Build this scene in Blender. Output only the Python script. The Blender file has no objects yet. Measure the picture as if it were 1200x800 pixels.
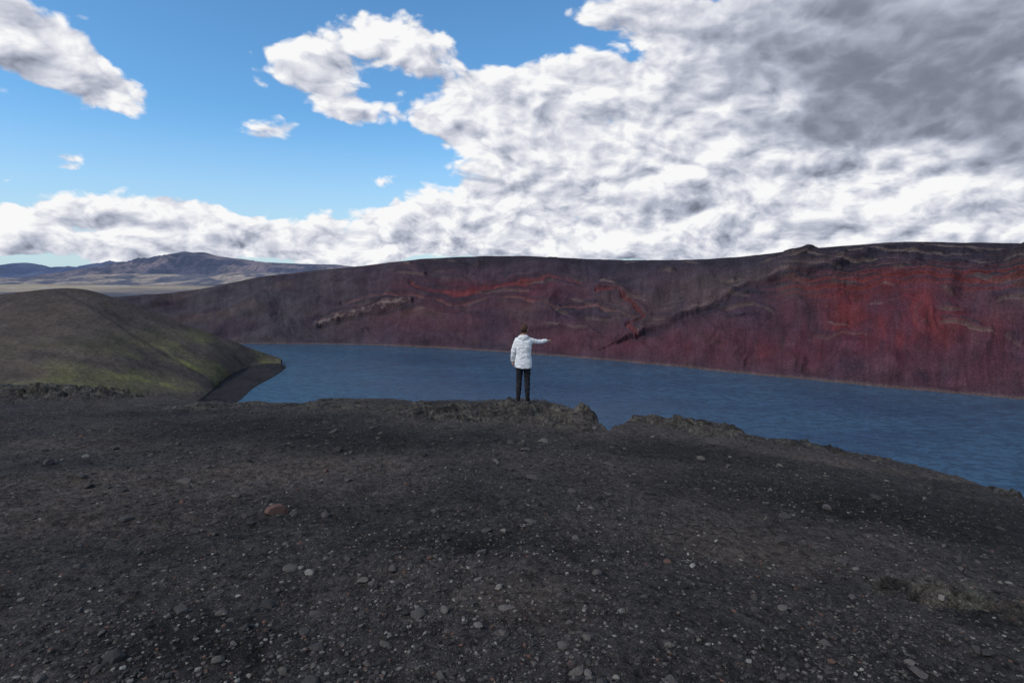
import bpy, math, numpy as np, bmesh
from mathutils import Vector, Matrix
R = math.radians
rng = np.random.default_rng(7)
scene = bpy.context.scene
W2, H2, F = 600.0, 400.0, 667.0
PITCH = math.atan(80/667.0)
CA, SA = math.cos(PITCH), math.sin(PITCH)
LAKE = -70.0

# ---------- pixel helpers: image pixel coordinates -> camera ray direction / world point ----------
def ray(px, py):
    cx = (px-W2)/F; cy = (H2-py)/F
    return np.array([cx, CA+cy*SA, cy*CA-SA])
def on_level(px, py, z):
    d = ray(px, py); return d*(z/d[2])
def at_dist(px, py, Y):
    d = ray(px, py); return d*(Y/d[1])

# ---------- numpy noise ----------
def _h(ix, iy, seed):
    h = (ix*374761393 + iy*668265263 + seed*974711) & 0xFFFFFFFF
    h = ((h ^ (h >> 13))*1274126177) & 0xFFFFFFFF
    h = h ^ (h >> 16)
    return (h & 0xFFFF)/65536.0*2*math.pi
def pn(x, y, seed=0):
    x = np.asarray(x, float); y = np.asarray(y, float)
    x, y = np.broadcast_arrays(x, y)
    x0 = np.floor(x).astype(np.int64); y0 = np.floor(y).astype(np.int64)
    fx = x-x0; fy = y-y0
    u = fx*fx*fx*(fx*(fx*6-15)+10); v = fy*fy*fy*(fy*(fy*6-15)+10)
    def g(i, j):
        a = _h(x0+i, y0+j, seed)
        return np.cos(a)*(fx-i)+np.sin(a)*(fy-j)
    a = g(0,0); b = g(1,0); c = g(0,1); d = g(1,1)
    return 1.5*((a*(1-u)+b*u)*(1-v)+(c*(1-u)+d*u)*v)
def fbm(x, y, o=4, seed=0, gain=.5):
    r = 0; a = 1; f = 1; t = 0
    for i in range(o):
        r = r+a*pn(np.asarray(x)*f, np.asarray(y)*f, seed+i*17); t += a; a *= gain; f *= 2.03
    return r/t
def ridged(x, y, o=4, seed=0):
    r = 0; a = 1; f = 1; t = 0
    for i in range(o):
        r = r+a*(1-np.abs(pn(np.asarray(x)*f, np.asarray(y)*f, seed+i*13))*2); t += a; a *= .5; f *= 2.1
    return r/t
def ss(a, b, x):
    t = np.clip((np.asarray(x)-a)/(b-a), 0, 1); return t*t*(3-2*t)
def mixc(a, b, t):
    t = np.clip(t, 0, 1)[..., None]; return a*(1-t)+np.asarray(b)*t

# ---------- mesh helpers ----------
def grid_obj(name, P, col, mat, uv=None, smooth=True, wrap=False):
    nr, nc = P.shape[:2]
    me = bpy.data.meshes.new(name)
    idx = np.arange(nr*nc).reshape(nr, nc)
    if wrap: idx = np.concatenate([idx, idx[:, :1]], 1)
    q = np.stack([idx[:-1,:-1], idx[:-1,1:], idx[1:,1:], idx[1:,:-1]], -1).reshape(-1, 4)
    me.vertices.add(nr*nc); me.vertices.foreach_set("co", P.reshape(-1).astype(np.float32))
    me.loops.add(q.size); me.loops.foreach_set("vertex_index", q.reshape(-1).astype(np.int32))
    me.polygons.add(len(q)); me.polygons.foreach_set("loop_start", np.arange(0, q.size, 4, dtype=np.int32))
    me.polygons.foreach_set("loop_total", np.full(len(q), 4, np.int32))
    me.polygons.foreach_set("use_smooth", np.full(len(q), smooth))
    me.update(calc_edges=True)
    if col is not None:
        ca = me.color_attributes.new("tint", 'FLOAT_COLOR', 'POINT')
        c = np.ones((nr*nc, 4), np.float32); c[:, :3] = col.reshape(-1, 3)
        ca.data.foreach_set("color", c.reshape(-1))
    if uv is not None:
        u = me.uv_layers.new(name="flow")
        u.data.foreach_set("uv", uv.reshape(-1, 2)[q.reshape(-1)].astype(np.float32).reshape(-1))
    me.materials.append(mat)
    ob = bpy.data.objects.new(name, me); scene.collection.objects.link(ob)
    return ob
class NT:
    def __init__(s, tree): s.t = tree; s.n = tree.nodes; s.l = tree.links
    def node(s, typ, **kw):
        n = s.n.new(typ)
        for k, v in kw.items(): setattr(n, k, v)
        return n
    def put(s, sock, v):
        if isinstance(v, bpy.types.NodeSocket): s.l.new(v, sock)
        else: sock.default_value = v
    def m(s, op, a, b=0.0, c=0.0, clamp=False):
        n = s.node('ShaderNodeMath', operation=op, use_clamp=clamp)
        s.put(n.inputs[0], a); s.put(n.inputs[1], b); s.put(n.inputs[2], c)
        return n.outputs[0]
    def mr(s, v, a, b, c=0.0, d=1.0, smooth=True):
        n = s.node('ShaderNodeMapRange', interpolation_type='SMOOTHSTEP' if smooth else 'LINEAR')
        s.put(n.inputs[0], v); s.put(n.inputs[1], a); s.put(n.inputs[2], b); s.put(n.inputs[3], c); s.put(n.inputs[4], d)
        return n.outputs[0]
    def mix(s, f, a, b, blend='MIX'):
        n = s.node('ShaderNodeMix', data_type='RGBA', blend_type=blend)
        s.put(n.inputs[0], f)
        for i, v in ((6, a), (7, b)):
            if isinstance(v, (tuple, list)): v = tuple(v)+(1,)*(4-len(v))
            s.put(n.inputs[i], v)
        return n.outputs[2]
    def noise(s, vec, scale, detail=4, rough=.5, dist=0.0):
        n = s.node('ShaderNodeTexNoise'); s.put(n.inputs['Vector'], vec)
        n.inputs['Scale'].default_value = scale; n.inputs['Detail'].default_value = detail
        n.inputs['Roughness'].default_value = rough; n.inputs['Distortion'].default_value = dist
        return n.outputs[0]
    def vscale(s, vec, sc):
        n = s.node('ShaderNodeVectorMath', operation='MULTIPLY'); s.put(n.inputs[0], vec); n.inputs[1].default_value = sc
        return n.outputs[0]
    def vadd(s, vec, o):
        n = s.node('ShaderNodeVectorMath', operation='ADD'); s.put(n.inputs[0], vec); n.inputs[1].default_value = o
        return n.outputs[0]
def new_mat(name, rough=.9, spec=.3):
    m = bpy.data.materials.new(name); m.use_nodes = True
    t = NT(m.node_tree); b = t.n['Principled BSDF']
    b.inputs['Roughness'].default_value = rough
    b.inputs['Specular IOR Level'].default_value = spec
    return m, t, b

# ================= MATERIALS =================
def grey(t, g):
    cc = t.node('ShaderNodeCombineColor')
    for i in range(3): t.put(cc.inputs[i], g)
    return cc.outputs[0]
def mat_gravel():
    m, t, b = new_mat("volcanic_gravel", .95, .12)
    pos = t.node('ShaderNodeTexCoord').outputs['Object']
    at = t.node('ShaderNodeAttribute', attribute_name='tint').outputs['Color']
    n1 = t.noise(pos, 14, 6, .78); n2 = t.noise(pos, 3.0, 4, .65); n3 = t.noise(pos, 90, 2, .7)
    vo = t.node('ShaderNodeTexVoronoi'); t.put(vo.inputs['Vector'], pos); vo.inputs['Scale'].default_value = 34
    g = t.mr(n1, .34, .68, .22, 2.15, False)
    g2 = t.mr(n2, .3, .7, .70, 1.32, False)
    g3 = t.mr(n3, .3, .75, .45, 1.8, False)
    c = t.mix(1.0, at, grey(t, t.m('MULTIPLY', t.m('MULTIPLY', g, g2), g3)), 'MULTIPLY')
    sp = t.node('ShaderNodeSeparateColor'); t.put(sp.inputs[0], vo.outputs['Color'])
    peb = t.m('MULTIPLY', t.mr(sp.outputs[0], .82, .9), t.mr(vo.outputs['Distance'], .5, .25))
    c = t.mix(t.m('MULTIPLY', peb, .75), c, t.mix(sp.outputs[1], (.155, .14, .125), (.065, .048, .040)))
    t.put(b.inputs['Base Color'], c)
    hgt = t.m('ADD', t.m('ADD', t.m('MULTIPLY', n1, .095), t.m('MULTIPLY', n3, .013)), t.m('MULTIPLY', vo.outputs['Distance'], -.018))
    bp = t.node('ShaderNodeBump'); bp.inputs['Strength'].default_value = 1.0; bp.inputs['Distance'].default_value = 1.0
    t.put(bp.inputs['Height'], hgt); t.put(b.inputs['Normal'], bp.outputs[0])
    return m
def mat_wall():
    m, t, b = new_mat("red_scoria_slope", .95, .1)
    tc = t.node('ShaderNodeTexCoord'); pos = tc.outputs['Object']; uv = tc.outputs['UV']
    at = t.node('ShaderNodeAttribute', attribute_name='tint').outputs['Color']
    st = t.noise(t.vscale(uv, (1/6.0, 1/45.0, 1)), 1, 4, .6, 1.0)
    n1 = t.noise(pos, .08, 6, .6); n2 = t.noise(pos, .9, 3, .75)
    g = t.m('MULTIPLY', t.m('MULTIPLY', t.mr(st, .3, .7, .80, 1.20, False), t.mr(n1, .3, .7, .76, 1.24, False)), t.mr(n2, .3, .72, .55, 1.48, False))
    c = t.mix(1.0, at, grey(t, g), 'MULTIPLY')
    sp = t.mr(t.noise(pos, .55, 3, .8), .65, .72)
    c = t.mix(t.m('MULTIPLY', sp, .30), c, (.18, .135, .125))
    t.put(b.inputs['Base Color'], c)
    bp = t.node('ShaderNodeBump'); bp.inputs['Strength'].default_value = .6; bp.inputs['Distance'].default_value = 1.0
    t.put(bp.inputs['Height'], t.m('ADD', t.m('MULTIPLY', n1, 3.0), t.m('ADD', t.m('MULTIPLY', st, .5), t.m('MULTIPLY', n2, 1.0))))
    t.put(b.inputs['Normal'], bp.outputs[0])
    return m
def mat_land(name, sc, bump, haze_glow=0.0):
    m, t, b = new_mat(name, .95, .1)
    pos = t.node('ShaderNodeTexCoord').outputs['Object']
    at = t.node('ShaderNodeAttribute', attribute_name='tint').outputs['Color']
    n1 = t.noise(pos, sc, 7, .68); n2 = t.noise(pos, sc*12, 5, .75)
    g = t.m('MULTIPLY', t.mr(n1, .3, .7, .7, 1.35, False), t.mr(n2, .3, .7, .58, 1.45, False))
    t.put(b.inputs['Base Color'], t.mix(1.0, at, grey(t, g), 'MULTIPLY'))
    bp = t.node('ShaderNodeBump'); bp.inputs['Strength'].default_value = .7; bp.inputs['Distance'].default_value = 1.0
    t.put(bp.inputs['Height'], t.m('MULTIPLY', n1, bump)); t.put(b.inputs['Normal'], bp.outputs[0])
    if haze_glow > 0:
        b.inputs['Emission Color'].default_value = (.30, .42, .70, 1); b.inputs['Emission Strength'].default_value = haze_glow  # aerial haze painted as a faint blue glow on the land
    return m
def mat_water():
    m, t, b = new_mat("lake_water", .12, .5)
    pos = t.node('ShaderNodeTexCoord').outputs['Object']
    b.inputs['IOR'].default_value = 1.33
    big = t.noise(t.vscale(pos, (1, 1.8, 1)), .009, 4, .6)
    w0 = t.noise(t.vscale(pos, (.6, 1, 1)), .32, 3, .7, .5)
    w1 = t.noise(t.vscale(pos, (.8, 1, 1)), 1.0, 4, .7, .5)
    c = t.mix(t.mr(big, .35, .65), (.018, .058, .118), (.042, .108, .175))
    c = t.mix(t.mr(w1, .42, .62, 0, .55), c, (.070, .140, .195))
    c = t.mix(t.mr(w0, .60, .38, 0, .55), c, (.011, .034, .066))
    t.put(b.inputs['Base Color'], c)
    patch = t.mr(big, .3, .7, .6, 1.3)
    hh = t.m('MULTIPLY', t.m('ADD', t.m('MULTIPLY', w0, .6), t.m('MULTIPLY', w1, .32)), patch)
    bp = t.node('ShaderNodeBump'); bp.inputs['Strength'].default_value = 1.0; bp.inputs['Distance'].default_value = 1.0
    t.put(bp.inputs['Height'], hh); t.put(b.inputs['Normal'], bp.outputs[0])
    return m
def mat_stone():
    m, t, b = new_mat("loose_stone", .9, .2)
    pos = t.node('ShaderNodeTexCoord').outputs['Object']
    at = t.node('ShaderNodeAttribute', attribute_name='tint').outputs['Color']
    n = t.mr(t.noise(pos, 120, 3, .7), .3, .7, .65, 1.4, False)
    t.put(b.inputs['Base Color'], t.mix(1.0, at, grey(t, n), 'MULTIPLY'))
    return m
M_GRAV, M_WALL, M_WATER, M_STONE = mat_gravel(), mat_wall(), mat_water(), mat_stone()
M_HILL = mat_land("mossy_ash_slope", .04, 4)
M_PLAIN = mat_land("sandy_plain_painted_haze", .004, 3, .06)
M_MTN = mat_land("mountain_rock_painted_haze", .0035, 90, .14)  # plain and mountain materials both carry painted haze as emission

# ================= FOREGROUND CRATER RIM =================
def h0(x, y):
    xs = np.clip(x, 0, 16); ys = np.clip(y, -12, 32)
    base = -1.6-.105*ys-.15*xs*xs/(xs+1.2)
    base = base+.10*fbm(x/3.1, y/3.1, 3, 5)*ss(0.5, 5, np.hypot(x, y))
    base = base+.06*fbm(x/.8, y/.8, 3, 9)
    return base
def hit(px, py):
    d = ray(px, py); s = np.arange(1, 60, .03)
    P = d[None]*s[:, None]; below = P[:, 2] < h0(P[:, 0], P[:, 1])
    i = int(np.argmax(below)) if below.any() else len(s)-1
    return d*s[i]
edge_px = [(-60,446),(0,450),(60,453),(125,461),(200,465),(250,470),(290,472),(330,474),(370,469),(420,467),(480,470),(540,469),(600,467),(640,470),(665,480),
           (700,497),(713,506),(725,499),(737,493),(770,489),(830,495),(885,512),(940,516),(975,526),(1000,530),(1040,538),(1080,547),(1140,565),(1180,580),(1200,590),(1260,612)]
E = [hit(*e) for e in edge_px]
eth = [math.degrees(math.atan2(p[0], p[1])) for p in E]; er = [math.hypot(p[0], p[1]) for p in E]
eth = [-180,-120,-90,-65]+eth+[60,90,120,180]; er = [150,120,70,40]+er+[14,22,70,150]
def r_edge(th):
    return np.interp(th, eth, er)*(1+.016*fbm(th/1.6, th*0+3, 3, 21)+.012*pn(th/.35, th*0+5, 23))
OUT = []
for (px, py, rx, ry, h) in [(600,484,2.4,1.5,.15),(655,482,1.1,.8,.13),(690,494,.8,.6,.10),(790,498,1.6,.8,.14),(850,508,1.0,.6,.11),(950,524,.9,.5,.12),(1010,538,.7,.4,.09),(100,462,2.4,1.4,.20),(30,458,2.5,1.2,.13),
                            (1120,700,.6,.35,.10),(1060,695,.35,.2,.08),(520,482,1.6,.8,.11),(1190,580,.5,.35,.13),(395,474,1.6,.6,.08),(1100,560,.6,.35,.07),(250,478,1.4,.5,.06)]:
    p = hit(px, py); OUT.append((p[0], p[1], rx, ry, h))
FEET = hit(613, 471)
FX, FY = FEET[0], FEET[1]-.25
def outmask(x, y):
    mk = np.zeros_like(x); hh = np.zeros_like(x); wob = .45*fbm(x*1.3, y*1.3, 3, 77)
    for (cx, cy, rx, ry, h) in OUT:
        d = np.hypot((x-cx)/rx, (y-cy)/ry)+wob
        k = ss(1.05, .6, d); mk = np.maximum(mk, k); hh = np.maximum(hh, k*h)
    return mk, hh
def Hf(x, y):
    x = np.asarray(x, float); y = np.asarray(y, float)
    r = np.hypot(x, y); th = np.degrees(np.arctan2(x, y))
    z = h0(x, y)
    mk, hh = outmask(x, y)
    rid = ridged(x*1.5, y*2.6, 4, 31)
    terr = (fbm(x*1.0, y*2.0, 5, 35))*4.2; terr = (np.floor(terr)+ss(.74, .97, terr-np.floor(terr)))/4.2
    flat = 1-ss(.7, .3, np.hypot(x-FX, y-FY))
    z = z+hh*(.1+.9*flat)*(.45+.22*rid+2.2*terr)
    z = z+(.036*fbm(x/.34, y/.34, 4, 41))*(1+.2*mk)
    z = z+.013*ridged(x/.12, y/.12, 2, 43)*(1+.5*mk)
    e = r_edge(th); o = np.maximum(r-e, 0)
    slope = .95+.18*fbm(x/20, y/20, 3, 51)
    drop = slope*(o-.8*(1-np.exp(-o/.8)))+.12*o
    drop = drop-ss(1, 25, o)*fbm(x/14, y/14, 5, 55)*4*ss(-90, -60, -drop)
    z = z-drop
    return np.maximum(z, -74+fbm(x/60, y/60, 2, 3))
th = np.concatenate([np.linspace(-180,-50,60)[:-1], np.linspace(-50,50,1150)[:-1], np.linspace(50,180,60)[:-1]])
rr = np.concatenate([[.05,.3,.7,1.0], np.geomspace(1.25, 28, 460)[:-1], np.geomspace(28, 700, 90)])
RR, TH = np.meshgrid(rr, th, indexing='ij')
X = RR*np.sin(np.radians(TH)); Y = RR*np.cos(np.radians(TH)); Z = Hf(X, Y)
mk, _ = outmask(X, Y)
dark = np.array([.025,.022,.021]); brown = np.array([.082,.066,.057]); mid = np.array([.052,.0445,.0415])
big = fbm(X/5+7, Y/3, 4, 61)
C = np.ones(X.shape+(3,))*mid
C = mixc(C, brown, ss(-.02, .35, big)*.8); C = mixc(C, dark, ss(.0, -.35, big)*.85)
def patch(px, py, rx, ry):
    p = hit(px, py); return ss(1.2, .1, np.hypot((X-p[0])/rx, (Y-p[1])/ry)+.45*fbm(X/1.5, Y/1.5, 3, 71))
for a in [(300,500,3.0,1.8),(420,515,2.2,1.2),(960,590,2.8,1.4),(1080,610,1.8,1.0),(240,760,.9,.35),(820,530,2.4,1.3),(560,640,1.1,.4),(1150,730,.4,.2)]:
    C = mixc(C, dark*.78, patch(*a)*.85)
for a in [(180,570,2.8,1.0),(60,600,2.0,.7),(600,700,.7,.4),(330,545,1.8,.6),(860,640,1.4,.6),(1000,545,2,.5)]:
    C = mixc(C, np.array([.100,.076,.060]), patch(*a)*.65)
C = mixc(C, np.array([.115,.100,.081]), mk*.7*ss(-.2, .2, fbm(X*2.5, Y*2.5, 4, 81)))
C = mixc(C, np.array([.130,.125,.09]), mk*.5*ss(.1, .35, fbm(X*3+5, Y*3, 3, 83)))
C = mixc(C, dark*.5, mk*.7*ss(.08, .25, fbm(X*2+25, Y*7, 4, 85)))
grid_obj("crater_rim_ground", np.stack([X, Y, Z], -1), C, M_GRAV, wrap=True)

# ---------- loose stones : ONE object ----------
def ico(sub):
    bm = bmesh.new(); bmesh.ops.create_icosphere(bm, subdivisions=sub, radius=1)
    v = np.array([x.co[:] for x in bm.verts]); f = np.array([[q.index for q in p.verts] for p in bm.faces]); bm.free(); return v, f
def stones(name, n, sub, smin, smax, rmin, rmax, pw, pr, jit):
    v0, f0 = ico(sub)
    tt = np.radians(rng.uniform(-47, 47, n)); u = rng.random(n)
    r = rmin*(rmax/rmin)**u
    x = r*np.sin(tt); y = r*np.cos(tt)
    keep = (r < r_edge(np.degrees(tt))-.1) & (fbm(x/1.6, y/1.6, 3, 91)+rng.uniform(-.5, .5, n) > -.15) & (np.hypot(x-FX, y-FY) > .3)
    x, y, r = x[keep], y[keep], r[keep]; n = len(x)
    s = smin*(smax/smin)**(rng.random(n)**pw)
    z = Hf(x, y)+s*.12
    V = np.repeat(v0[None], n, 0)
    if sub == 1: V = V*(1+rng.uniform(-jit, jit, (n, len(v0), 1)))
    else:
        for k in range(7):
            nn = rng.normal(size=(n, 1, 3)); nn /= np.linalg.norm(nn, axis=2, keepdims=True)
            dd = (V*nn).sum(-1, keepdims=True); c = rng.uniform(.45, .85, (n, 1, 1)); V = V-nn*np.maximum(dd-c, 0)
        V = V*(1+rng.uniform(-.03, .03, (n, len(v0), 1)))
    V = V*np.stack([rng.uniform(.7,1.4,n), rng.uniform(.7,1.2,n), rng.uniform(.4,.8,n)], 1)[:, None]
    a = rng.uniform(0, 6.28, n); ca, sa = np.cos(a)[:, None], np.sin(a)[:, None]
    V = np.stack([V[...,0]*ca-V[...,1]*sa, V[...,0]*sa+V[...,1]*ca, V[...,2]+.3*V[...,0]*(rng.random((n,1))-.5)], -1)*s[:, None, None]
    V = V+np.stack([x, y, z], 1)[:, None]
    Fc = (f0[None]+np.arange(n)[:, None, None]*len(v0)).reshape(-1, 3)
    me = bpy.data.meshes.new(name)
    me.vertices.add(n*len(v0)); me.vertices.foreach_set("co", V.reshape(-1).astype(np.float32))
    me.loops.add(Fc.size); me.loops.foreach_set("vertex_index", Fc.reshape(-1).astype(np.int32))
    me.polygons.add(len(Fc)); me.polygons.foreach_set("loop_start", np.arange(0, Fc.size, 3, dtype=np.int32))
    me.polygons.foreach_set("loop_total", np.full(len(Fc), 3, np.int32)); me.polygons.foreach_set("use_smooth", np.zeros(len(Fc), bool)); me.update(calc_edges=True)
    pal = np.array([[.045,.040,.038],[.060,.052,.048],[.028,.025,.024],[.09,.078,.068],[.14,.125,.11],[.09,.050,.038],[.19,.175,.155],[.05,.044,.041]])
    k = rng.choice(len(pal), n, p=pr)
    c = pal[k]*rng.uniform(.8, 1.25, (n, 1))
    cc = np.ones((n, len(v0), 4), np.float32); cc[..., :3] = c[:, None]
    ca = me.color_attributes.new("tint", 'FLOAT_COLOR', 'POINT'); ca.data.foreach_set("color", cc.reshape(-1))
    me.materials.append(M_STONE); return me
m1 = stones("a", 70000, 1, .0025, .015, 1.7, 20, 1.4, np.array([.22,.2,.18,.14,.10,.04,.03,.09]), .3)
m2 = stones("b", 2600, 3, .012, .046, 1.9, 18, 2.8, np.array([.27,.23,.19,.16,.04,.025,.005,.08]), .3)
m3 = stones("c", 260, 3, .03, .085, 5, 16, 2.0, np.array([.30,.25,.20,.12,.02,.02,.0,.09]), .3)
obs = []
for nm_, mm in (("gravel_stones", m1), ("b", m2), ("c", m3)):
    o = bpy.data.objects.new(nm_, mm); scene.collection.objects.link(o); obs.append(o)
bpy.ops.object.select_all(action='DESELECT')
for o in obs: o.select_set(True)
bpy.context.view_layer.objects.active = obs[0]
bpy.ops.object.join()

# ================= FAR CRATER WALL =================
rim = [(-200,372),(-100,365),(0,356),(100,350),(150,347),(200,343),(240,338),(300,325),(350,319),(420,312),(460,307),(500,303),(560,300),(620,300),(700,304),(760,305),(820,304),(880,300),(940,292),(1000,287),(1060,283),(1120,284),(1200,285),(1350,288),(1600,296),(2200,300),(4000,300)]
sho = [(-200,450),(-100,440),(0,425),(100,412),(200,404),(285,402.5),(350,403),(430,404),(500,407),(600,413),(700,421),(800,430),(850,436),(950,445),(1050,455),(1200,468),(1400,488),(1900,540),(2600,640),(4000,820)]
S = np.concatenate([np.linspace(-200,240,80)[:-1], np.linspace(240,1250,1250)[:-1], np.linspace(1250,4000,160)])
def smooth_interp(x, pts, w):
    p = np.array(pts, float); a = np.interp(x-w, p[:,0], p[:,1]); b = np.interp(x, p[:,0], p[:,1]); c = np.interp(x+w, p[:,0], p[:,1])
    return .25*a+.5*b+.25*c
sp = smooth_interp(S, sho, 20)+.5*pn(S/24, S*0, 3); rp = smooth_interp(S, rim, 10)+.8*fbm(S/30, S*0, 5, 4)
SP = np.array([on_level(a, b, LAKE) for a, b in zip(S, sp)])
sl = np.hypot(SP[:,0], SP[:,1])
run = np.interp(S, [-200,200,400,700,1000,1200,4000], [90,130,135,125,118,112,110])
RPt = np.array([at_dist(s, rp[i], SP[i,1]*(1+run[i]/sl[i])) for i, s in enumerate(S)])
V = np.concatenate([np.linspace(-.15, 0, 5)[:-1], np.linspace(0, 1, 320)[:-1], np.linspace(1, 3.2, 40)])
VV, SS = np.meshgrid(V, S, indexing='ij')
hor = (RPt-SP); hor[:, 2] = 0
PX = SP[None,:,0]+hor[None,:,0]*VV; PY = SP[None,:,1]+hor[None,:,1]*VV
rise = (RPt[:,2]-LAKE)[None]
vv = np.clip(VV, 0, 1)
PZ = LAKE+rise*vv*(.90+.10*vv)
PZ = np.where(VV < 0, LAKE+VV*rise*.9, PZ)
over = np.maximum(VV-1, 0)
PZ = PZ-(rise-8)*ss(0, 2.2, over)*1.08
den = PY*CA-PZ*SA
QY = H2-F*(PY*SA+PZ*CA)/den
mS = SS*.78; mV = VV*140
SSw = SS+7*fbm(mS/18, mV/18, 5, 101); QYw = QY+3.5*fbm(mS/16, mV/16, 5, 102)
def seg_dist(pts):
    best = np.full(SS.shape, 1e9); side = np.zeros(SS.shape)
    for (x1,y1),(x2,y2) in zip(pts[:-1], pts[1:]):
        dx, dy = x2-x1, y2-y1; L = dx*dx+dy*dy
        t = np.clip(((SSw-x1)*dx+(QYw-y1)*dy)/L, 0, 1)
        d = np.hypot(SSw-x1-t*dx, QYw-y1-t*dy)
        s = np.sign((SSw-x1)*dy-(QYw-y1)*dx)
        u = d < best; best = np.where(u, d, best); side = np.where(u, s, side)
    return best, side
spur, spside = seg_dist([(1075,287),(1040,294),(985,310),(930,325),(880,340),(835,362),(800,380),(755,393)])
scar, _ = seg_dist([(480,335),(500,341),(540,343),(580,337),(640,329),(680,334)])
scar2, _ = seg_dist([(700,344),(722,340),(742,356),(755,372),(735,386),(745,395)])
scar3, _ = seg_dist([(400,352),(450,345),(520,352),(600,350),(650,362),(700,358),(745,372)])
scar4, _ = seg_dist([(500,318),(560,324),(640,320),(700,326),(760,322)])
outc, _ = seg_dist([(372,374),(395,366),(425,362),(450,357),(480,354)])
sc5, _ = seg_dist([(600,392),(640,378),(690,384),(720,400)])
inW = ss(-.01, .08, VV)*ss(1.0, .93, VV)
gul = ridged(mS/45+.6*fbm(mV/60, mS/60, 3, 5), mV/150, 3, 111)
gm = .4+.6*ss(-.2, .3, fbm(mS/80, mV/60, 3, 112))
lc = (mV+.10*mS+14*fbm(mS/70, mV/50, 4, 116))/17.0
lr_ = lc-np.floor(lc)
lm = ss(.05, .25, fbm(mS/50, mV/22, 5, 117))*ss(.25, .45, VV)*ss(360, 480, SS)
ledge = ss(.35, .5, lr_)*ss(.98, .6, lr_)*lm
D = (gul-.4)*4.5*gm+fbm(mS/24, mV/30, 4, 113)*2.5+fbm(mS/90, mV/70, 3, 114)*16+ledge*2.8
spm = ss(70, 2, spur)
D = D+np.where(spside > 0, -2.0*spm, 5.0*spm)*ss(0, 5, spur)
D = D+ss(5, 0, scar)*-2.5+ss(14, 4, scar2)*3-ss(4, 0, scar2)*4+ss(4, 0, scar3)*-2.5+ss(4, 0, scar4)*-2+ss(5, 1, outc)*4.5+ss(4,0,sc5)*3
relp = (QY-rp[None])+1.6*fbm(mS/14, mV/14, 4, 120)
strat_m = ss(850, 990, SS+8*fbm(mS/30, mV/30, 2, 8))*ss(66, 40, relp)*ss(-2, 3, relp)
stq = relp/8.0+.45*fbm(mS/90, mV/50, 3, 121)-SS*.005
st = stq-np.floor(stq)
sbr = .35+.65*ss(-.25, .15, fbm(mS/30, mV/12, 4, 123))
D = D+strat_m*sbr*(ss(.1, .3, st)*ss(1, .5, st))*3.4
D = D*inW
hn = np.hypot(hor[:,0], hor[:,1])[None]
PX = PX-hor[None,:,0]/hn*D*.6; PY = PY-hor[None,:,1]/hn*D*.6; PZ = PZ+D*.75*inW
PZ = PZ+over*fbm(PX/60, PY/60, 4, 131)*6
purple = np.array([.060,.034,.045]); greyb = np.array([.052,.043,.049]); redc = np.array([.092,.022,.029]); tan = np.array([.20,.145,.125]); blk = np.array([.024,.021,.029])
brn = np.array([.072,.049,.048])
CW = np.ones(SS.shape+(3,))*greyb
CW = mixc(CW, purple, ss(330, 520, SSw))
CW = mixc(CW, brn*.95, ss(0.05, .4, fbm(mS/60, mV/40, 4, 141))*.7)
CW = mixc(CW, np.array([.040,.028,.041]), ss(0.05, .35, fbm(mS/60+9, mV/38, 4, 143))*.8)
def blob(x, y, rx, ry, k=0):
    dx = (SSw-x); dy = (QYw-y)-k*dx
    return ss(1.25, .15, np.hypot(dx/rx, dy/ry))
stre = fbm(mS/12+.9*fbm(mS/30, mV/30, 3, 6), mV/110, 4, 151)
mot = fbm(mS/36, mV/36, 4, 153)
red = .95*blob(1040,355,130,54,.05)+.5*blob(1130,405,170,70)+.45*blob(960,398,160,46)+.35*blob(830,408,140,28)+.7*blob(560,337,110,12,-.05)+.5*blob(740,352,38,18,.5)+.3*blob(520,368,150,30)+.4*blob(640,345,80,18)+.3*blob(700,395,130,24)
red = red*(.80+.75*stre+.95*mot)
CW = mixc(CW, redc, np.clip(red, 0, .9))
CW = mixc(CW, np.array([.140,.031,.031]), ss(.75, 1.2, red)*.6)
CW = mixc(CW, brn, .8*np.where(spside < 0, ss(0, 6, spur), 0)*blob(850,336,135,42,-.25))
CW = mixc(CW, blk*1.4, ss(46, 4, relp)*ss(-5, 2, relp)*ss(420, 700, SS)*.65)
CW = mixc(CW, blk*1.0, ss(16, 5, relp)*ss(-5, 2, relp)*ss(430, 520, SS)*.75)
CW = mixc(CW, blk*1.6, ss(.1, .4, stre)*.28)
CW = mixc(CW, blk*1.4, ledge*ss(.45, .6, lr_)*.65); CW = mixc(CW, tan*.8, lm*ss(.30, .38, lr_)*ss(.5, .42, lr_)*.5)
spn = ss(-.3, .2, fbm(mS/20, mV/20, 4, 157))
CW = mixc(CW, blk*1.15, ss(5.5, 1.0, spur)*.7*(.4+.6*spn))
CW = mixc(CW, tan*.8, ss(3, 0, np.abs(spur-7.5))*.4*(spside < 0)*spn)
CW = mixc(CW, np.array([.17,.040,.036]), ss(3.2, .5, scar)*.6*spn); CW = mixc(CW, blk*1.3, ss(2.5, 0, np.abs(scar-5))*.5)
CW = mixc(CW, np.array([.15,.038,.036]), ss(4, .5, scar2)*.5); CW = mixc(CW, blk*1.3, ss(2.5, 0, np.abs(scar2-6))*.55)
CW = mixc(CW, np.array([.15,.07,.062]), ss(2.0, .3, scar3)*.5*spn); CW = mixc(CW, blk*1.4, ss(2, 0, np.abs(scar3-3.5))*.5)
CW = mixc(CW, blk*1.3, ss(2.2, .3, scar4)*.6*spn)
CW = mixc(CW, tan*1.15, ss(4.0, .5, outc)*.6*ss(-.1, .3, fbm(mS/5, mV/5, 3, 15))); CW = mixc(CW, blk, ss(2, 0, np.abs(outc-5.5))*.6)
CW = mixc(CW, tan*.7, ss(2.5, .3, sc5)*.5*spn)
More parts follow.
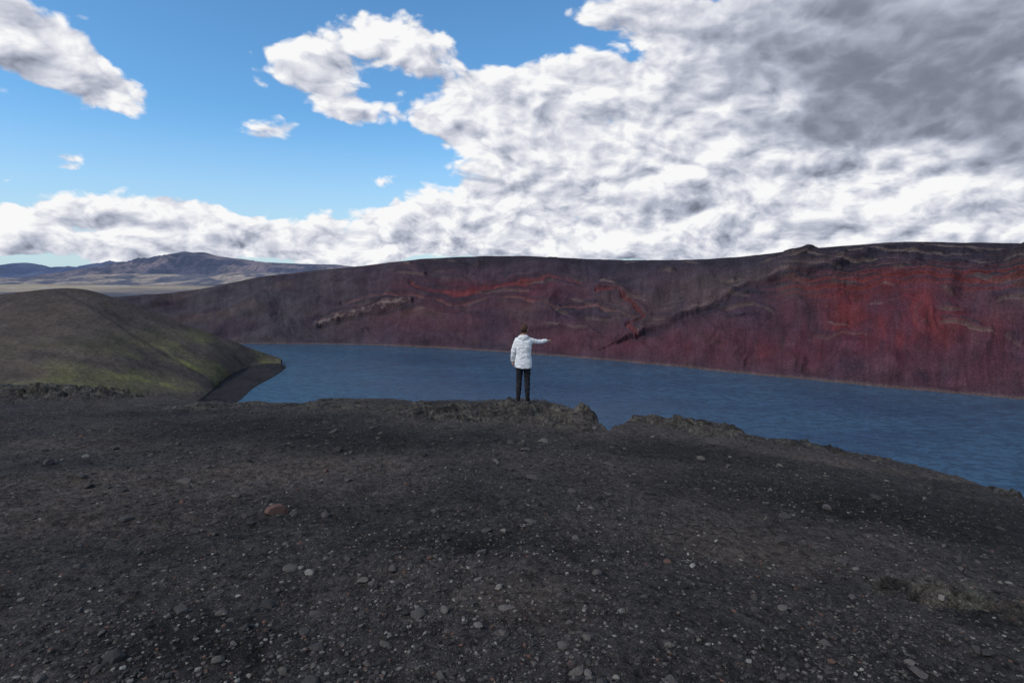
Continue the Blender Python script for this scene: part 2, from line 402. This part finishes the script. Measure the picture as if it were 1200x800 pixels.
CW = mixc(CW, blk*.9, strat_m*sbr*ss(.62, .5, st)*.95*ss(54, 25, relp)); CW = mixc(CW, tan*.7, strat_m*sbr*ss(.76, .88, st)*.75*ss(36, 12, relp))
CW = mixc(CW, np.array([.135,.031,.029]), strat_m*ss(22, 40, relp)*ss(.5, .7, st)*.7)
CW = mixc(CW, tan*.55, ss(2.6, .5, np.abs(VV-.006)*140)*.6)
CW = mixc(CW, blk*1.1, ss(0, -.02, VV))
CW = mixc(CW, greyb, ss(1.0, 1.2, VV)*.9)
UV = np.stack([mS, mV], -1)
grid_obj("crater_wall", np.stack([PX, PY, PZ], -1), CW, M_WALL, uv=UV)

# ================= LEFT HILL / HEADLAND with black sand beach =================
K = [ # crest px,py,Y | toe px,py | shoreline px,py
 (-500,380,260,-430,860,-420,900),(-300,364,300,-250,760,-240,800),(-150,354,330,-110,690,-100,720),(0,345,350,50,590,60,620),(55,338.5,366,108,555,120,580),
 (90,337,372,140,528,160,545),(115,342,376,172,508,190,520),(150,355,384,196,492,215,500),(190,370,392,222,478,243,487),(230,385,400,238,468,270,478),(260,395,408,249,458,287,470),
 (283,403.5,418,259,447,294,462),(300,410.5,428,275,436,305,453),(314,415,436,298,427,322,445),(325,418,440,321,424,334,436),(334,422,440,333,425,338.5,429)]
ka = np.array(K, float); ku = (ka[:,0]+500)/834.0
uu = np.linspace(0, 1, 560)
I = [np.interp(uu, ku, ka[:, i]) for i in range(7)]
CP = np.array([at_dist(a, b, c) for a, b, c in zip(I[0], I[1], I[2])])
TP = np.array([on_level(a, b, LAKE+4.0) for a, b in zip(I[3], I[4])])
FP = np.array([on_level(a, b, LAKE-.5) for a, b in zip(I[5], I[6])])
CP[:, 2] = np.maximum(CP[:, 2], LAKE+1.0)
TP[:, 2] = np.minimum(TP[:, 2], LAKE+.5+(CP[:, 2]-LAKE)*.8)
BP = CP.copy(); bk = np.interp(uu, [0,.6,.8,.90,.96,1], [160,140,110,50,22,8]); n = CP[:, :2]/np.hypot(CP[:,0], CP[:,1])[:, None]
BP[:, 0] += n[:,0]*bk; BP[:, 1] += n[:,1]*bk; BP[:, 2] = LAKE-1.5
def sm(a, k=9):
    ker = np.ones(k)/k; out = a.copy()
    for i in range(a.shape[1]): out[:, i] = np.convolve(np.pad(a[:, i], k//2, mode='edge'), ker, 'valid')
    return out
CP, FP, BP, TP = sm(CP, 25), sm(FP, 15), sm(BP, 15), sm(TP, 15)
tv = np.concatenate([np.linspace(0, .25, 60)[:-1], np.linspace(.25, 1, 190)[:-1], np.linspace(1, 2, 70)])
TV, UU = np.meshgrid(tv, uu, indexing='ij')
a_ = np.clip(TV/.25, 0, 1)[..., None]; f_ = np.clip((TV-.25)/.75, 0, 1)[..., None]; g = np.clip(TV-1, 0, 1)[..., None]
P = FP[None]*(1-a_)+TP[None]*a_; P = P+(CP-TP)[None]*f_; P = P+(BP-CP)[None]*g
ff = f_[..., 0]; gg = g[..., 0]
zc = CP[None,:,2]; ztp = TP[None,:,2]
P[..., 2] = np.where(TV <= 1, P[..., 2]-(zc-ztp)*.05*np.sin(ff*math.pi), zc+(LAKE-1.5-zc)*gg**1.25)
mk_in = ss(0, .12, ff)*ss(1.0, .9, ff)*(TV < 1); low = np.clip((zc-LAKE)/25, 0, 1)
P[..., 2] += (fbm(P[...,0]/38, P[...,1]/38, 4, 201)*2.4+ridged(P[...,0]/70, P[...,1]/100, 3, 203)*.8)*mk_in*low
P[..., 2] += fbm(P[...,0]/9, P[...,1]/9, 3, 207)*.5*ss(.02, .1, TV)*ss(.3, .2, TV)
hgt = P[..., 2]-LAKE
n2_ = fbm(P[...,0]/30, P[...,1]/30, 5, 211)
CH = np.ones(P.shape[:2]+(3,))*np.array([.080,.062,.051])
CH = mixc(CH, np.array([.048,.039,.036]), ss(0, .35, fbm(P[...,0]/50, P[...,1]/20, 4, 213))*.7)
CH = mixc(CH, np.array([.046,.037,.034]), ss(.75, 1.0, ff+.15*n2_)*.6)
px_u = UU*834-500
moss = ss(-.2, .3, n2_+.08)*ss(42, 20, hgt)*(TV > .25)
CH = mixc(CH, np.array([.100,.092,.046]), moss*.7)
CH = mixc(CH, np.array([.160,.152,.050]), ss(-.02, .3, fbm(P[...,0]/20+4, P[...,1]/20, 5, 215))*ss(34, 12, hgt)*moss*.85)
CH = mixc(CH, np.array([.030,.027,.028]), ss(.275, .245, TV+.012*n2_))
CH = mixc(CH, np.array([.013,.012,.013]), ss(.03, .0, np.abs(TV-.255))*.7)
CH = mixc(CH, np.array([.012,.011,.012]), ss(.05, .02, TV)*.6)
tr = np.abs((ff*100)-(30+95*(1-(px_u-0)/230)))
CH = mixc(CH, np.array([.034,.029,.028]), ss(2.6, .6, tr+1.6*n2_)*.6*(px_u < 240))
grid_obj("mossy_hill", P, CH, M_HILL)

# ================= LAKE =================
rad = np.linspace(.1, 520, 40); an = np.linspace(0, 2*math.pi, 129)[:-1]
RA, AN = np.meshgrid(rad, an, indexing='ij')
PW = np.stack([RA*np.cos(AN), 330+RA*np.sin(AN), RA*0+LAKE], -1)
grid_obj("lake_water", PW[:, ::-1], None, M_WATER, wrap=True)

# ================= DISTANT PLAIN & MOUNTAINS =================
rad = np.geomspace(490, 60000, 260); an = np.radians(np.concatenate([np.linspace(80, 150, 700)[:-1], np.linspace(150, 440, 200)[:-1]]))
RA, AN = np.meshgrid(rad, an, indexing='ij')
X = RA*np.cos(AN); Y = 330+RA*np.sin(AN)
Z = -60+fbm(X/900, Y/900, 4, 301)*10*ss(600, 1500, RA)*ss(30000, 9000, RA)
pc = fbm(X/900, Y/1500, 5, 303); pc2 = fbm(X/420+9, Y/900, 4, 305)
CPn = np.ones(X.shape+(3,))*np.array([.15,.12,.11])
CPn = mixc(CPn, np.array([.34,.26,.16]), ss(-.05, .25, pc)*.8); CPn = mixc(CPn, np.array([.05,.048,.055]), ss(.02, -.22, pc)*.9)
CPn = mixc(CPn, np.array([.55,.58,.60]), ss(.36, .42, pc2)*.8)
CPn = mixc(CPn, np.array([.11,.115,.15]), ss(4000, 12000, RA)*.8)  # bluer with distance: aerial haze painted into the ground colour
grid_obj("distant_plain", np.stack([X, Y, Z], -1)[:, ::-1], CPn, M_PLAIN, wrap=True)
def mountain(name, sil, Yd, depth, seed, ca, cb, rough=1.0):
    s = np.linspace(sil[0][0], sil[-1][0], 600); sy = np.interp(s, [a[0] for a in sil], [a[1] for a in sil])+.5*fbm(s/14, s*0, 4, seed+7)
    pk = np.array([at_dist(a, b, Yd) for a, b in zip(s, sy)])
    t = np.linspace(-1, 1, 140)
    T, I = np.meshgrid(t, np.arange(600), indexing='ij')
    X = pk[I, 0]; Y = Yd+T*depth; base = -70
    hgt = (pk[I, 2]-base)
    prof = (1-np.abs(T))**1.05
    Z = base+hgt*prof+(ridged(X/(depth*.22)+T*.3, Y/(depth*.6), 5, seed)-.45)*hgt*.7*rough*np.clip(np.abs(T)*3, 0, 1)*prof**.5
    n = fbm(X/(depth*.3), Y/(depth*.3), 5, seed+3)
    C = mixc(np.ones(X.shape+(3,))*np.array(ca), np.array(cb), ss(-.1, .2, n))
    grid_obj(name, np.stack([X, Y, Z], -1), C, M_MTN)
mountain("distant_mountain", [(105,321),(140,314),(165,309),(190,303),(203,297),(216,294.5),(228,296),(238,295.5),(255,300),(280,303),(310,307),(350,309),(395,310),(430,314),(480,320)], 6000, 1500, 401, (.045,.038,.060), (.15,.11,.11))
mountain("distant_mountain", [(-400,316),(-200,316),(-100,310),(-40,315),(5,310),(30,307.5),(48,314),(75,312.5),(105,316),(135,309),(160,305),(185,303),(205,308),(250,315),(400,318),(900,321)], 10000, 2400, 421, (.03,.045,.10), (.06,.07,.12))  # farthest range: blue of aerial haze put into the rock colours
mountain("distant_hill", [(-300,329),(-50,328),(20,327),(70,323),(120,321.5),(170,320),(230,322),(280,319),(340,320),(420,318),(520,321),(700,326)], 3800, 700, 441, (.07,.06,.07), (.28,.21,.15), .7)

# ================= PERSON =================
person = bpy.data.objects.new("person", None); scene.collection.objects.link(person)
GZ = float(Hf(np.array([FX]), np.array([FY]))[0])
def pmat(name, col, rough=.8, nsc=60, amt=.15, fold=0.0):
    m, t, b = new_mat(name, rough, .25)
    pos = t.node('ShaderNodeTexCoord').outputs['Object']
    n = t.noise(pos, nsc, 4, .6)
    t.put(b.inputs['Base Color'], t.mix(t.mr(n, .3, .7), tuple(c*(1-amt) for c in col), tuple(min(1, c*(1+amt)) for c in col)))
    bp = t.node('ShaderNodeBump'); bp.inputs['Strength'].default_value = .6; bp.inputs['Distance'].default_value = .03+fold
    t.put(bp.inputs['Height'], t.noise(t.vscale(pos, (1, 1, 1.7)), 10, 3, .6, .8)); t.put(b.inputs['Normal'], bp.outputs[0]); return m
MJ = pmat("white_jacket_fabric", (.78,.76,.75), .75, 40, .04, .05); MP = pmat("black_trousers_fabric", (.014,.014,.017), .8, 60, .15, .03)
MS = pmat("skin", (.48,.28,.20), .5, 30, .06); MH = pmat("brown_hair", (.06,.026,.015), .6, 80, .4); MB = pmat("dark_boot_leather", (.02,.018,.016), .6)
MSO = pmat("boot_sole_rubber", (.12,.11,.10), .8)
def skin(name, verts, edges, mats, pick=None, sub=2, root=0, fold=0.0):
    me = bpy.data.meshes.new(name); me.from_pydata([v[:3] for v in verts], edges, [])
    ob = bpy.data.objects.new(name, me); scene.collection.objects.link(ob)
    ob.modifiers.new("s", 'SKIN')
    sv = me.skin_vertices[0].data
    for i, v in enumerate(verts):
        sv[i].radius = (v[3], v[4] if len(v) > 4 else v[3]); sv[i].use_root = (i == root)
    s = ob.modifiers.new("ss", 'SUBSURF'); s.levels = sub; s.render_levels = sub
    bpy.context.view_layer.update()
    dg = bpy.context.evaluated_depsgraph_get()
    nm = bpy.data.meshes.new_from_object(ob.evaluated_get(dg)); bpy.data.objects.remove(ob)
    nm.materials.clear()
    if fold:
        co = [v.co.copy() for v in nm.vertices]; no = [v.normal.copy() for v in nm.vertices]
        for v, c, n_ in zip(nm.vertices, co, no):
            v.co = c+n_*fold*(math.sin(c.z*52+c.x*34+math.sin(c.y*30)*1.6)+.6*math.sin(c.x*71-c.z*23+c.y*20))
    for m in mats: nm.materials.append(m)
    for p in nm.polygons:
        p.use_smooth = True; p.material_index = pick(p.center) if pick else 0
    o = bpy.data.objects.new(name, nm); scene.collection.objects.link(o); o.parent = person; return o
vb = [(0,0,.95,.145,.115),
      (0,0,1.10,.13,.10),(0,-.005,1.28,.15,.11),(0,-.005,1.41,.12,.09),(.005,0,1.50,.055),(.012,.012,1.565,.052),
      (-.080,0,.86,.100),(-.098,.015,.50,.070),(-.105,-.02,.30,.066),(-.115,-.015,.09,.050),
      (.080,0,.86,.100),(.085,.02,.50,.070),(.09,-.015,.30,.066),(.095,-.01,.09,.050),
      (-.150,0,1.41,.072),(-.225,-.03,1.17,.062),(-.245,.045,.95,.050),(-.243,.055,.925,.034),
      (.150,.01,1.41,.070),(.335,.12,1.365,.056),(.51,.235,1.385,.046),(.535,.25,1.388,.032)]
eb = [(0,1),(1,2),(2,3),(3,4),(4,5),(0,6),(6,7),(7,8),(8,9),(0,10),(10,11),(11,12),(12,13),(3,14),(14,15),(15,16),(16,17),(3,18),(18,19),(19,20),(20,21)]
def pickb(c):
    if abs(c.x) < .09 and c.z > 1.505: return 2
    if c.z > .93 or abs(c.x) > .205: return 0
    return 1
skin("body", vb, eb, [MJ, MP, MS], pickb, sub=3, fold=.0035)
ang = np.linspace(0, 2*math.pi, 65)[:-1]
rings = [(.80,.176,.138,0),(.803,.186,.146,0),(.815,.192,.150,0),(.86,.196,.152,0),(.95,.190,.146,0),(1.05,.174,.138,0),(1.15,.168,.134,0),(1.26,.182,.138,0),(1.35,.194,.133,0),(1.42,.185,.118,.0),(1.465,.145,.098,.0),(1.50,.100,.080,.005),(1.53,.078,.072,.01),(1.545,.074,.070,.01),(1.54,.060,.058,.01)]
tt = np.linspace(0, len(rings)-1, 120)
zi, ax, ay = [np.interp(tt, range(len(rings)), [r[k] for r in rings]) for k in (0, 1, 2)]
AX, A = np.meshgrid(ax, ang, indexing='ij'); AYy = np.repeat(ay[:, None], 64, 1); ZZ = np.repeat(zi[:, None], 64, 1)
fold = 1+.07*fbm(np.cos(A)*2.5+ZZ*2, np.sin(A)*2.5+ZZ*12, 3, 501)*ss(1.5, 1.35, ZZ)+.025*np.sin(A*5+ZZ*6)*ss(1.2, .85, ZZ)+.015*np.sin(ZZ*38+A*2+np.sin(A*3)*1.5)*ss(1.4, 1.2, ZZ)
PJ = np.stack([AX*fold*np.sign(np.cos(A))*np.abs(np.cos(A))**.85, AYy*fold*np.sign(np.sin(A))*np.abs(np.sin(A))**.9-.004, ZZ+.008*np.sin(A*2+1)*ss(1.0,.8,ZZ)], -1)
j = grid_obj("jacket", PJ, None, MJ, wrap=True); j.parent = person
hd = [(-.095,.0,1.50,.040),(-.088,-.075,1.485,.050),(0,-.112,1.475,.058,.062),(.088,-.075,1.485,.050),(.095,.0,1.50,.040),(0,-.105,1.53,.042),(0,-.10,1.42,.03)]
skin("hood", hd, [(0,1),(1,2),(2,3),(3,4),(2,5),(2,6)], [MJ], root=2, fold=.003)
HC = Vector((.022,.02,1.655))
bm = bmesh.new(); bmesh.ops.create_icosphere(bm, subdivisions=4, radius=1)
def fg(a, b, s): return math.exp(-((a)**2+(b)**2)/(s*s))
for v in bm.verts:
    x, y, z = v.co
    X_, Y_, Z_ = x*.074, y*.094, z*.115
    if z < 0: k = 1-.32*(-z)**1.3; X_ *= k; Y_ *= (1-.18*(-z))
    if y > 0:
        Y_ += .024*fg(x/.16, (z+.16)/.22, 1)+.007*fg(x/.30, (z+.52)/.12, 1)+.010*fg(x/.35, (z+.85)/.2, 1)
        Y_ -= .010*(fg((x-.36)/.18, (z-.02)/.13, 1)+fg((x+.36)/.18, (z-.02)/.13, 1))
        Y_ += .006*fg(x/.7, (z-.2)/.1, 1)
    v.co = (X_, Y_, Z_)
me = bpy.data.meshes.new("head"); bm.to_mesh(me); bm.free(); me.materials.append(MS)
for p in me.polygons: p.use_smooth = True
head = bpy.data.objects.new("head", me); scene.collection.objects.link(head); head.parent = person; head.location = HC; head.rotation_euler = (R(-4), 0, R(-28))
def sub_ell(name, mat, loc, scl, fn=None, sub=3, rot=(0,0,0), parent=head):
    bm = bmesh.new(); bmesh.ops.create_icosphere(bm, subdivisions=sub, radius=1)
    for v in bm.verts:
        c = Vector((v.co.x*scl[0], v.co.y*scl[1], v.co.z*scl[2]))
        v.co = fn(v.co.copy(), c) if fn else c
    me = bpy.data.meshes.new(name); bm.to_mesh(me); bm.free(); me.materials.append(mat)
    for p in me.polygons: p.use_smooth = True
    o = bpy.data.objects.new(name, me); scene.collection.objects.link(o); o.parent = parent; o.location = loc; o.rotation_euler = rot; return o
def hairf(n, c):
    w = .006*math.sin(n.x*22+n.z*4)*math.cos(n.y*9)
    k = 1+w/.09
    if n.y > .35 and n.z < .55: c = c*.86
    if n.z < -.35 and n.y < .3: c.z *= .95
    return c*k
sub_ell("hair", MH, (0,-.012,.018), (.084,.100,.112), hairf, 4)
sub_ell("hair_bun", MH, (0,-.108,-.005), (.034,.030,.036), hairf, 3)
for sx_ in (-1, 1):
    sub_ell("ear", MS, (sx_*.080, 0, -.008), (.010,.020,.030), None, 2, (0,0,R(20*sx_)))
    sub_ell("eye", pmat("eye_white", (.7,.7,.7), .3), (sx_*.028,.078,.003), (.012,.010,.009), None, 2)
    sub_ell("iris", MH, (sx_*.028,.0865,.003), (.005,.003,.005), None, 2)
    sub_ell("brow", MH, (sx_*.029,.088,.024), (.017,.004,.0035), None, 2)
sub_ell("mouth", pmat("lip", (.40,.14,.12), .5), (0,.092,-.06), (.022,.005,.005), None, 2)
def hand(name, wrist, d, up, side, curl, point=False):
    wrist, d, up, side = Vector(wrist), Vector(d).normalized(), Vector(up).normalized(), Vector(side).normalized()
    vs = []; es = []
    def add(p, r, par=None):
        vs.append((p.x, p.y, p.z, r)); i = len(vs)-1
        if par is not None: es.append((par, i))
        return i
    z0 = add(wrist-d*.06, .026); a = add(wrist, .027, z0); b = add(wrist+d*.04, .032, a); c = add(wrist+d*.075, .033, b)
    skin(name+"_palm", [(v[0], v[1], v[2], v[3], v[3]*.62) for v in vs], es, [MS])
    for k, (off, L) in enumerate([(.027,.072),(.009,.080),(-.009,.074),(-.026,.058)]):
        vs.clear(); es.clear()
        p = wrist+d*.065+side*off; i = add(p, .0095)
        cu = 0 if (point and k == 0) else curl
        dirv = d.copy(); par = i
        for s_, q in enumerate((.45,.32,.23)):
            th_ = cu*(.6+.5*s_)
            dirv = (dirv*math.cos(th_)-up*math.sin(th_)).normalized()
            p = p+dirv*L*q; par = add(p, .0088-.001*s_, par)
        skin("%s_finger_%d" % (name, k+1), list(vs), list(es), [MS], sub=1)
    vs.clear(); es.clear()
    p = wrist+d*.02+side*.022; i = add(p, .012)
    p = p+(d*.6+side*.7).normalized()*.035; i = add(p, .011, i)
    p = p+(d*.9+side*.25-up*.2).normalized()*.03; i = add(p, .009, i)
    skin(name+"_thumb", list(vs), list(es), [MS], sub=1)
hand("left_hand", (-.245,.050,.935), (.03,.10,-1), (-1,0,0), (0,1,0), .28)
hand("right_hand", (.515,.238,1.386), (.82,.56,.02), (0,0,1), (-.56,.82,0), .6, True)
for nm_, bx, yaw, fy in (("left_boot", -.115, 8, -.01), ("right_boot", .096, -10, -.005)):
    bv = [(0,-.045,.045,.042,.045),(0,.02,.05,.044,.05),(0,.10,.038,.044,.036),(0,.17,.032,.036,.028),(0,-.005,.12,.052),(0,-.008,.17,.054)]
    o = skin(nm_, bv, [(0,1),(1,2),(2,3),(1,4),(4,5)], [MB], root=1); o.location = (bx, fy, 0); o.rotation_euler = (0,0,R(yaw))
    pts = []
    for k in range(28):
        a = 2*math.pi*k/28; pts.append(((.040+.008*math.sin(a))*math.cos(a), .062+.135*math.sin(a)))
    vs_ = [(x, y, z) for z in (-.012, .012) for x, y in pts]
    fs = [tuple(range(27, -1, -1)), tuple(range(28, 56))]+[(i, (i+1) % 28, 28+(i+1) % 28, 28+i) for i in range(28)]
    me = bpy.data.meshes.new(nm_+"_sole"); me.from_pydata(vs_, [], fs); me.materials.append(MSO)
    o = bpy.data.objects.new(nm_+"_sole", me); scene.collection.objects.link(o); o.parent = person; o.location = (bx, fy, .004); o.rotation_euler = (0,0,R(yaw))
person.location = (FX, FY, GZ+.012); person.rotation_euler = (0, 0, R(-4))

# ================= SKY =================
SUN_AZ, SUN_EL = -125.0, 42.0
w = bpy.data.worlds.new("World"); scene.world = w; w.use_nodes = True
w.cycles.sampling_method = 'NONE'
t = NT(w.node_tree); bg = t.n['Background']; bg.inputs['Strength'].default_value = .15
sky = t.node('ShaderNodeTexSky', sky_type='NISHITA', sun_disc=False); sky.sun_elevation = R(SUN_EL); sky.sun_rotation = R(SUN_AZ % 360); sky.altitude = 600; sky.dust_density = .6; sky.ozone_density = 2.0; sky.air_density=1.0
D = t.node('ShaderNodeTexCoord').outputs['Generated']
sx = t.node('ShaderNodeSeparateXYZ'); t.put(sx.inputs[0], D); dx, dy, dz = sx.outputs
az = t.m('ARCTAN2', dx, dy); el = t.m('ARCSINE', dz)
Q = t.vscale(D, (1, 1, 1.7))
wn = t.node('ShaderNodeTexNoise'); t.put(wn.inputs['Vector'], Q); wn.inputs['Scale'].default_value = 5; wn.inputs['Detail'].default_value = 3; wn.inputs['Roughness'].default_value = .55
ws = t.node('ShaderNodeSeparateColor'); t.put(ws.inputs[0], wn.outputs['Color'])
az2 = t.m('ADD', az, t.m('MULTIPLY', t.m('SUBTRACT', ws.outputs[0], .5), .20)); el2 = t.m('ADD', el, t.m('MULTIPLY', t.m('SUBTRACT', ws.outputs[1], .5), .10))
cv2 = t.node('ShaderNodeCombineXYZ'); t.put(cv2.inputs[0], az2); t.put(cv2.inputs[1], el2); A2 = cv2.outputs[0]
def ae(px, py):
    d = ray(px, py); d = d/np.linalg.norm(d); return math.atan2(d[0], d[1]), math.asin(d[2])
def blobs(lst, want_y=False):
    tot = None; ty = None
    for (px, py, rx, ry, rot, wt) in lst:
        a, e = ae(px, py); a1, _ = ae(px+rx*.5, py); a0, _ = ae(px-rx*.5, py); _, e1 = ae(px, py-ry*.5); _, e0 = ae(px, py+ry*.5)
        mp = t.node('ShaderNodeMapping', vector_type='TEXTURE'); t.put(mp.inputs[0], A2)
        mp.inputs['Location'].default_value = (a, e, 0); mp.inputs['Rotation'].default_value = (0, 0, R(rot)); mp.inputs['Scale'].default_value = (a1-a0, e1-e0, 1)
        ln = t.node('ShaderNodeVectorMath', operation='LENGTH'); t.put(ln.inputs[0], mp.outputs[0])
        v = t.mr(ln.outputs['Value'], 1.35, .15, 0.0, wt)
        tot = v if tot is None else t.m('ADD', tot, v)
        if want_y:
            s_ = t.node('ShaderNodeSeparateXYZ'); t.put(s_.inputs[0], mp.outputs[0])
            ty = t.m('MULTIPLY_ADD', v, s_.outputs[1], 0.0 if ty is None else ty)
    return (tot, ty) if want_y else tot
COV = [(70,80,165,60,-14,1.25),
       (440,45,140,66,0,.82),(350,80,75,40,10,.65),(405,130,64,32,0,1.0),(320,155,34,22,0,.66),
       (545,135,100,46,0,1.2),(660,108,115,44,8,1.2),(610,162,130,30,0,.8),
       (880,100,200,95,0,1.2),(1080,40,260,120,0,1.5),(820,10,190,36,-4,1.0),(1180,160,190,100,0,1.4),(950,170,210,85,0,1.2),
       (780,190,210,60,0,1.05),(640,235,210,48,0,1.05),(1000,240,400,50,0,1.2),(850,278,400,36,0,1.4),(1100,295,400,30,0,1.3),
       (145,240,110,32,0,1.15),(25,262,74,30,0,1.15),(240,264,105,26,0,1.0),(430,272,160,30,0,1.15),(180,290,330,20,0,1.15),(540,288,200,26,0,1.3),
       (80,185,60,10,8,.55),(320,235,40,11,0,.6),(1500,150,350,220,0,1.2),(-350,150,250,110,0,.9)]
M, MYs = blobs(COV, True)
back = t.mr(t.m('ABSOLUTE', az), 1.1, 1.7, 0, .55)
high = t.mr(el, .60, .9, 0, .50)
M = t.m('ADD', M, t.m('MAXIMUM', back, high))
Mc = t.m('MINIMUM', M, 1.3)
lowf = t.mr(el, .30, .06, 0, 1)
def vor(vec, sc):
    v = t.node('ShaderNodeTexVoronoi', feature='F1'); t.put(v.inputs['Vector'], vec); v.inputs['Scale'].default_value = sc
    v.inputs['Detail'].default_value = 2.5; v.inputs['Roughness'].default_value = .6; return v.outputs['Distance']
wa = t.m('SUBTRACT', .70, t.m('MULTIPLY', lowf, .35)); wb = t.m('SUBTRACT', 1.0, wa)
def dens(vec):
    a = t.noise(vec, 4.2, 6, .60, 0); b = t.noise(vec, 14.0, 4, .66, 0)
    return t.m('MULTIPLY_ADD', a, wa, t.m('MULTIPLY', b, wb))
Qw = t.node('ShaderNodeVectorMath', operation='MULTIPLY_ADD'); t.put(Qw.inputs[0], wn.outputs['Color']); Qw.inputs[1].default_value = (.10,.10,.10); t.put(Qw.inputs[2], Q); Qd = Qw.outputs[0]
def full(vec):
    return t.m('ADD', dens(vec), t.m('MULTIPLY', t.m('SUBTRACT', 1.02, vor(vec, 11.0)), .28))
n0 = full(Qd)
n1 = full(t.vadd(Qd, (-.013, -.003, .027)))
d0 = t.m('ADD', Mc, t.m('MULTIPLY', t.m('SUBTRACT', n0, .5), 2.6))
alpha = t.mr(d0, .42, .74)
rel = t.m('SUBTRACT', n0, n1)
relp_ = t.m('ADD', t.m('MULTIPLY', t.m('MAXIMUM', rel, 0.0), 2.6), t.m('MULTIPLY', t.m('MINIMUM', rel, 0.0), 2.0))
ynorm = t.m('DIVIDE', MYs, t.m('ADD', M, .15))
DARK = [(1120,30,290,100,0,1.0),(960,50,190,60,0,.6),(1130,120,290,64,0,.95),(860,12,170,36,0,.45),(1030,145,200,34,0,.6),(1240,180,170,40,0,.6),(1500,100,320,160,0,.6),(870,215,230,14,0,.25),(960,262,150,12,0,.28),(700,222,150,12,0,.22),(160,258,80,7,0,.22),(640,175,110,10,0,.22),(40,112,100,14,-14,.2),(780,120,80,24,0,.2)]
dk = t.m('MINIMUM', blobs(DARK), 1.0)
lit = t.m('ADD', .83, t.m('ADD', relp_, t.m('MULTIPLY', ynorm, .16)))
lit = t.m('SUBTRACT', lit, t.mr(d0, 1.0, 2.1, 0.0, .14))
lit = t.m('MULTIPLY', lit, t.m('SUBTRACT', 1.0, t.m('MULTIPLY', dk, t.mr(n0, .35, .75, .46, .76))), clamp=True)
cr = t.node('ShaderNodeValToRGB'); t.put(cr.inputs[0], lit)
els = cr.color_ramp.elements; els[0].position = 0; els[0].color = (.85,.9,1.25,1); els[1].position = 1; els[1].color = (6.3,6.3,6.35,1)
for p, c in ((.3,(1.5,1.62,2.1,1)),(.55,(3.0,3.2,3.85,1)),(.78,(4.8,4.9,5.35,1))):
    e = els.new(p); e.color = c
skt = t.mix(1.0, sky.outputs[0], (.62,1.0,1.18), 'MULTIPLY')
hz = t.mr(el, .0, .26, .7, 0.0)
skt = t.mix(hz, skt, (3.7,4.4,5.2))
t.put(bg.inputs['Color'], t.mix(alpha, skt, cr.outputs[0]))

sun = bpy.data.lights.new("sun", 'SUN'); sun.energy = 2.1; sun.angle = R(5); sun.color = (1, .94, .86)
so = bpy.data.objects.new("sun", sun); scene.collection.objects.link(so)
sd = Vector((math.cos(R(SUN_EL))*math.sin(R(SUN_AZ)), math.cos(R(SUN_EL))*math.cos(R(SUN_AZ)), math.sin(R(SUN_EL))))
so.rotation_euler = sd.to_track_quat('Z', 'Y').to_euler()

cam = bpy.data.cameras.new("camera"); cam.lens = 36*F/1200; cam.sensor_width = 36; cam.clip_end = 120000; cam.clip_start = .1
co = bpy.data.objects.new("camera", cam); scene.collection.objects.link(co); co.rotation_euler = (math.pi/2-PITCH, 0, 0); scene.camera = co
scene.view_settings.view_transform = 'Standard'; scene.view_settings.look = 'None'; scene.view_settings.exposure = 0
print("feet", FX, FY, GZ)
